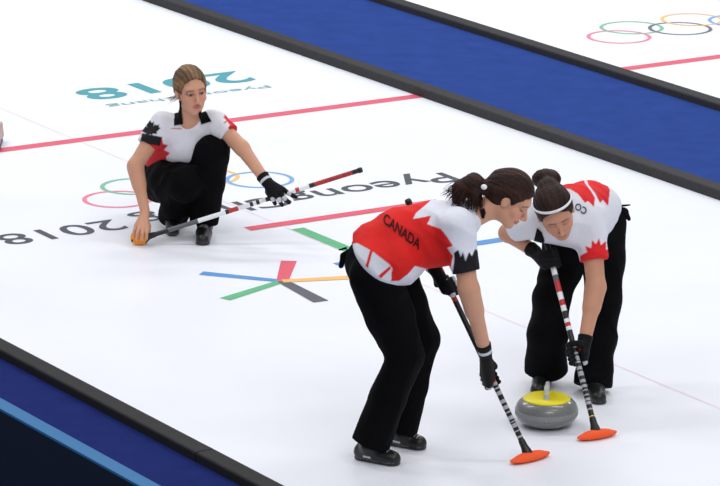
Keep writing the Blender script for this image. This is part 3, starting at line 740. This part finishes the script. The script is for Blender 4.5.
# ========== far sweeper ==========
BR_C = (P(597, 436, 17.42), P(545, 236, 18.0))
def far_sweeper():
    base = np.array([.98, 18.1, 0.0]); bh, bt = BR_C; ba = nrm(bt-bh)
    pel = P(597, 214, 18.38); mid = P(590, 210, 18.2); chest = P(574, 213, 18.02); nk = P(559, 216, 17.86)
    shL, elL, wrL = P(590, 222, 17.96), P(596, 286, 17.84), P(584, 344, 17.70)
    shR, elR, wrR = P(532, 222, 18.0), P(508, 233, 18.16), P(535, 252, 18.0)
    hipL, knL, anL = P(603, 224, 18.42), P(603, 300, 18.30), P(593, 383, 18.14)
    hipR, knR, anR = P(575, 232, 18.38), P(551, 300, 18.16), P(546, 368, 18.26)
    H = Head(P(555.5, 212.5, 17.84), (.20, -.80, -.56), (-.24, -.5, .8), 1.08)
    # tilt the head a little to her left
    f = Field(*bbox([pel, shR, shL, elR, elL, knR, knL, anR, anL, wrL, P(577, 365, 17.6), P(553, 245, 17.7)], .10), VX)
    f.cone(pel, mid, .085, .09, .03); f.cone(mid, chest, .09, .10, .03); f.cone(lerp(shR, chest, .25), lerp(shL, chest, .25), .065, .065, .04)
    f.cone(chest, nk, .085, .055, .03)
    f.chain([shL, elL, wrL], [.052, .043, .028], .02); f.chain([lerp(elL, wrL, .05), lerp(elL, wrL, .35)], [.044, .041], .02)
    f.chain([shR, elR, wrR], [.050, .042, .028], .02)
    for h_, k_, a_ in ((hipL, knL, anL), (hipR, knR, anR)): f.chain([h_, k_, a_], [.09, .058, .038], .02)
    H.face(f, nk, 2)
    C1 = lerp(bh, bt, .40); C2 = lerp(bh, bt, .875)
    g1 = lambda q, dr: grip(q, C1, -ba, wrL-C1+np.array([.02, -.02, .0]), wrL, -1, dr, -1)
    g2 = lambda q, dr: grip(q, C2, ba, wrR-C2+np.array([-.02, -.04, 0]), wrR, 1, dr)
    g1(f, -.0015); g2(f, -.0015)
    root, Vb, Fb = build(f, 'person', M_SKIN, None, base, skin_cols(H, lips=(180, 92, 90), brow=(76, 50, 40), tone=(200, 146, 118)))
    tag(root, 'sweeping player with a hair bun and white headband, head down behind the stone', 'person')
    glove_obj(root, base, g1, wrL, elL, [C1, wrL], False); glove_obj(root, base, g2, wrR, elR, [C2, wrR], False, 0)
    g = Field(*bbox([pel, shL, shR, chest, nk, P(598, 262, 17.9), elR], .15), .0046)
    g.cone(P(596, 210, 18.36), P(586, 211, 18.2), .122, .135, .03); g.cone(P(588, 211, 18.2), chest, .135, .130, .03)
    g.cone(lerp(shR, chest, .15), lerp(shL, chest, .15), .080, .085, .05); g.cone(P(545, 224, 17.96), P(578, 228, 17.96), .085, .09, .04)
    g.cone(chest, lerp(chest, nk, .8), .12, .075, .04)
    cL = lerp(shL, elL, .60); cR = lerp(shR, elR, .62)
    g.cone(shL, cL, .078, .066, .03); g.cone(shR, cR, .068, .062, .03)
    g.wave(.0045, 34, 21)
    g.cut(cL, elL-shL+np.array([.01, 0, 0]), .11); g.cut(cR, elR-shR, .09)
    g.cut(P(608.5, 220, 18.36), (.72, .22, -.62), .2, .01)
    RD_, BK_ = (222, 34, 40), (22, 22, 28)
    pat = [([(560, 183), (563, 176), (582, 174), (585, 183), (591, 191), (595, 198), (594, 207), (588, 201), (585, 203), (578, 194), (570, 189), (562, 188)], RD_),
           ([(584.5, 174), (603, 178), (610, 190), (608, 206), (603, 200), (600, 203), (595, 193), (588.5, 185)], RD_),
           ([(580, 256), (587, 252), (585, 246), (591, 248), (592, 240), (596, 244), (599, 238), (601, 245), (606, 241), (606, 250), (612, 248), (612, 270), (580, 270)], RD_)]
    sho, Vs, Fs = build(g, 'shirt', M_CLOTH, root, base, pattern((226, 227, 236), pat))
    bs = bvh(Vs, Fs)
    body_text('CO', (581, 208.5), (-7.4, -4.2), (3.4, -8.8), 1, bs, sho, base, (60, 62, 70))
    drape('collar', [(537, 228), (541.5, 232), (544.5, 240), (543, 250), (533.5, 249.5), (534, 240)], [bs, bvh(Vb, Fb)], M_BLACK, sho, base, .006)
    # trousers
    g = Field(*bbox([pel, knL, knR, anL, anR, mid], .17), .0048)
    g.cone(P(598, 222, 18.40), P(590, 226, 18.36), .114, .114, .04); g.cone(P(586, 236, 18.36), P(565, 250, 18.26), .10, .09, .03)
    g.chain([hipL, lerp(hipL, knL, .5), knL], [.105, .098, .080], .03); g.chain([knL, lerp(knL, anL, .5), anL], [.080, .082, .088], .03)
    g.chain([P(566, 244, 18.28), lerp(hipR, knR, .6), knR], [.108, .095, .082], .03); g.chain([knR, lerp(knR, anR, .5), anR], [.080, .092, .100], .03)
    g.wave(.006, 26, 31)
    g.cut(lerp(knL, anL, 1.03), anL-knL, .15); g.cut(lerp(knR, anR, 1.04), anR-knR, .15)
    build(g, 'trousers', M_PANT, root, base)
    def sh(an, hx, tx, ty, dy):
        h_ = np.array([an[0]+hx, an[1]+.06, 0]); t_ = np.array([an[0]+tx, an[1]-dy, 0]); shoe_obj(root, base, h_, t_, an+np.array([0, 0, -.02]), 1)
    sh(anR, .0, -.05, 0, .20); sh(anL, .0, .02, 0, .20)
    q = Field(*bbox([P(620, 202, 18.4), P(632, 222, 18.4)], .05), .004)
    q.chain([P(613, 208, 18.42), P(624, 212, 18.4), P(629, 219, 18.4)], [.012, .020, .010], .01, flat=((0, 1, 0), .6)); q.cone(P(618, 206, 18.4), P(630, 205, 18.4), .007, .004, .004)
    build(q, 'waist_tab', M_BLACK, root, base)
    bun = P(546.5, 179, 17.93); b0 = H.w((0, -.07, .085))
    def ex(g):
        g.cone(b0, bun, .050, .034, .012); g.ell(bun, (.068, .058, .048), k=.006); g.ell(bun+np.array([.012, -.02, .018]), (.036, .03, .024), k=.01)
        for sd_ in (-1, 1): g.cone(H.w((sd_*.064, .026, .040)), H.w((sd_*.060, -.03, -.020)), .012, .018, .01)
    hro = H.hair(root, base, .0042, (26, 16, 14), (58, 36, 30), [bun], top=.008, hairline=.070, extra=ex)
    strands('bun_strand', [bun+np.array([-.05, -.02, 0]), bun+np.array([.04, -.03, -.02])], [bun+np.array([.045, -.03, .02]), bun+np.array([-.03, -.04, .03]), bun+np.array([0, -.05, .0])], 70, .0024, (24, 14, 12), (64, 40, 32), hro, base, .012, .02, 9)
    # headband
    V = []; Fc = []; n = 48
    for k in range(n):
        a = 2*math.pi*k/n; cx, sx = math.cos(a), math.sin(a)
        for (dr, dz) in ((.0, -.009), (.003, -.004), (.003, .004), (.0, .009), (-.004, 0)):
            V.append(H.w(((.0845+dr)*cx, -.012+(.096+dr)*sx, .066+(.044*sx)+dz)))
    for k in range(n):
        for j in range(5): Fc.append((k*5+j, k*5+(j+1) % 5, ((k+1) % n)*5+(j+1) % 5, ((k+1) % n)*5+j))
    link('headband', mesh('headband', V, Fc, base), M_BAND, root)
    return root
far_sweeper()

# ---------- the brooms
broom('black curling broom with orange pad, swept by the front player with the ponytail', BR_B[0], BR_B[1],
      [(.03, R_), (.04, K)]+letters(.04, .27, 11, seed=2)+[(.285, R_), (.60, K), (.80, R_), (1.0, K)], M_ORANGE, (1, .85), (.118, .036))
broom('curling broom with yellow ring and red-white upper shaft, swept by the player with the bun', BR_C[0], BR_C[1],
      [(.02, K), (.055, Ye), (.08, K)]+letters(.08, .42, 13, seed=3)+[(.5, K), (.52, Wt), (.54, R_), (.56, Wt), (.60, K), (.63, Wt), (.66, R_), (.70, Wt), (.76, R_), (.79, Gy), (.83, Wt), (.86, K), (.90, R_), (1.0, K)], M_ORANGE, (1, .6), (.108, .036))
BR_A = (P(148, 238, 20.885), P(359, 170.5, 20.93))
ra = broom('curling broom held low by the crouching player, amber pad under the bare hand', BR_A[0]+np.array([-.045, -.03, 0]), BR_A[1],
      [(.05, K), (.10, K), (.24, Gy), (.37, Wt), (.385, K), (.43, R_), (.44, Wt), (.485, Wt), (.50, K), (.515, Wt), (.53, K), (.56, Wt), (.575, K), (.70, Wt), (.718, R_), (.765, Wt), (.79, K)]
      + letters(.79, .97, 24, R_, (130, 30, 34), 4)+[(1.0, K)], M_AMBER, (1, -.1), (.050, .045), nor=(-.25, -.85, .45))
# ---------- curling stone
def stone():
    c = ground(546.5, 412.5, .06); base = np.array([c[0], c[1], 0.0]); root = empty('curling_stone', base); root.scale = (1.03, 1.03, 1.13)
    tag(root, 'grey granite curling stone with a yellow top, in front of the sweepers', 'curling stone')
    prof = [(.060, .001), (.066, .0), (.085, .006), (.112, .016), (.130, .030), (.1385, .045), (.1405, .052)]
    prof += [(.1405, .070), (.1385, .078), (.132, .092), (.120, .104), (.104, .112), (.08, .1145), (.02, .1145)]
    V, Fc = lathe(prof, 72); me = mesh('body', V, Fc); o = link('body', me, M_GRAN, root)
    V, Fc = lathe([(.1395, .050), (.1412, .051), (.1414, .061), (.1412, .071), (.1395, .072)], 72)
    link('striking_band', mesh('striking_band', V, Fc), M_GRANB, root)
    V, Fc = lathe([(.107, .1085), (.1065, .114), (.104, .1175), (.095, .1195), (.06, .1215), (.02, .1225)], 64)
    hp = link('handle_plate', mesh('handle_plate', V, Fc), M_YEL, root)
    f = Field([-.09, -.12, .10], [.09, .12, .22], .003); d = np.array([.10, .99, 0])
    p = lambda t, z: d*t+np.array([0, 0, z])
    f.cone(p(-.045, .118), p(.03, .120), .015, .013, .01, flat=((0, 0, 1), .5))
    f.chain([p(-.042, .118), p(-.042, .134), p(-.025, .150), p(.01, .156), p(.07, .157)], [.010, .009, .010, .0108, .010], .010)
    V, Fc = f.mesh(); tag(link('handle', mesh('handle', V, Fc), M_SIL, hp), 'pale grey handle')
stone()
# ---------- another player's shoe, cut by the left edge
def edge_shoe():
    b = ground(-6.5, 149); b[2] = 0; an = b+np.array([0, .14, .13])
    root = empty('shoe', b); tag(root, 'pale shoe with a black sole, only a sliver showing at the left edge', 'shoe')
    heel, toe = b+np.array([0, .17, 0]), b+np.array([0, -.07, 0]); up = np.array([0, 0, 1.])
    f = Field(*bbox([heel, toe, an], .08), .004)
    f.cone(heel+up*.05, toe+up*.045, .040, .042, .01); f.cone(heel+up*.06, an, .042, .044, .03); f.floor(.03); f.cut(an, (0, 0, 1), .06)
    build(f, 'upper', mat('pale_leather', (196, 176, 170), .6, .3), root, b)
    f = Field(*bbox([heel, toe], .08), .004); f.cone(heel+up*.016, toe+up*.016, .042, .046, .01, flat=(up, .6)); f.floor(0)
    build(f, 'sole', M_PLASTIC, root, b)
edge_shoe()
for o in list(bpy.data.objects):
    if o.type == 'MESH' and o.name.startswith('floor_'): o.name = o.name.replace('_walkway', '').replace('_surround', '')
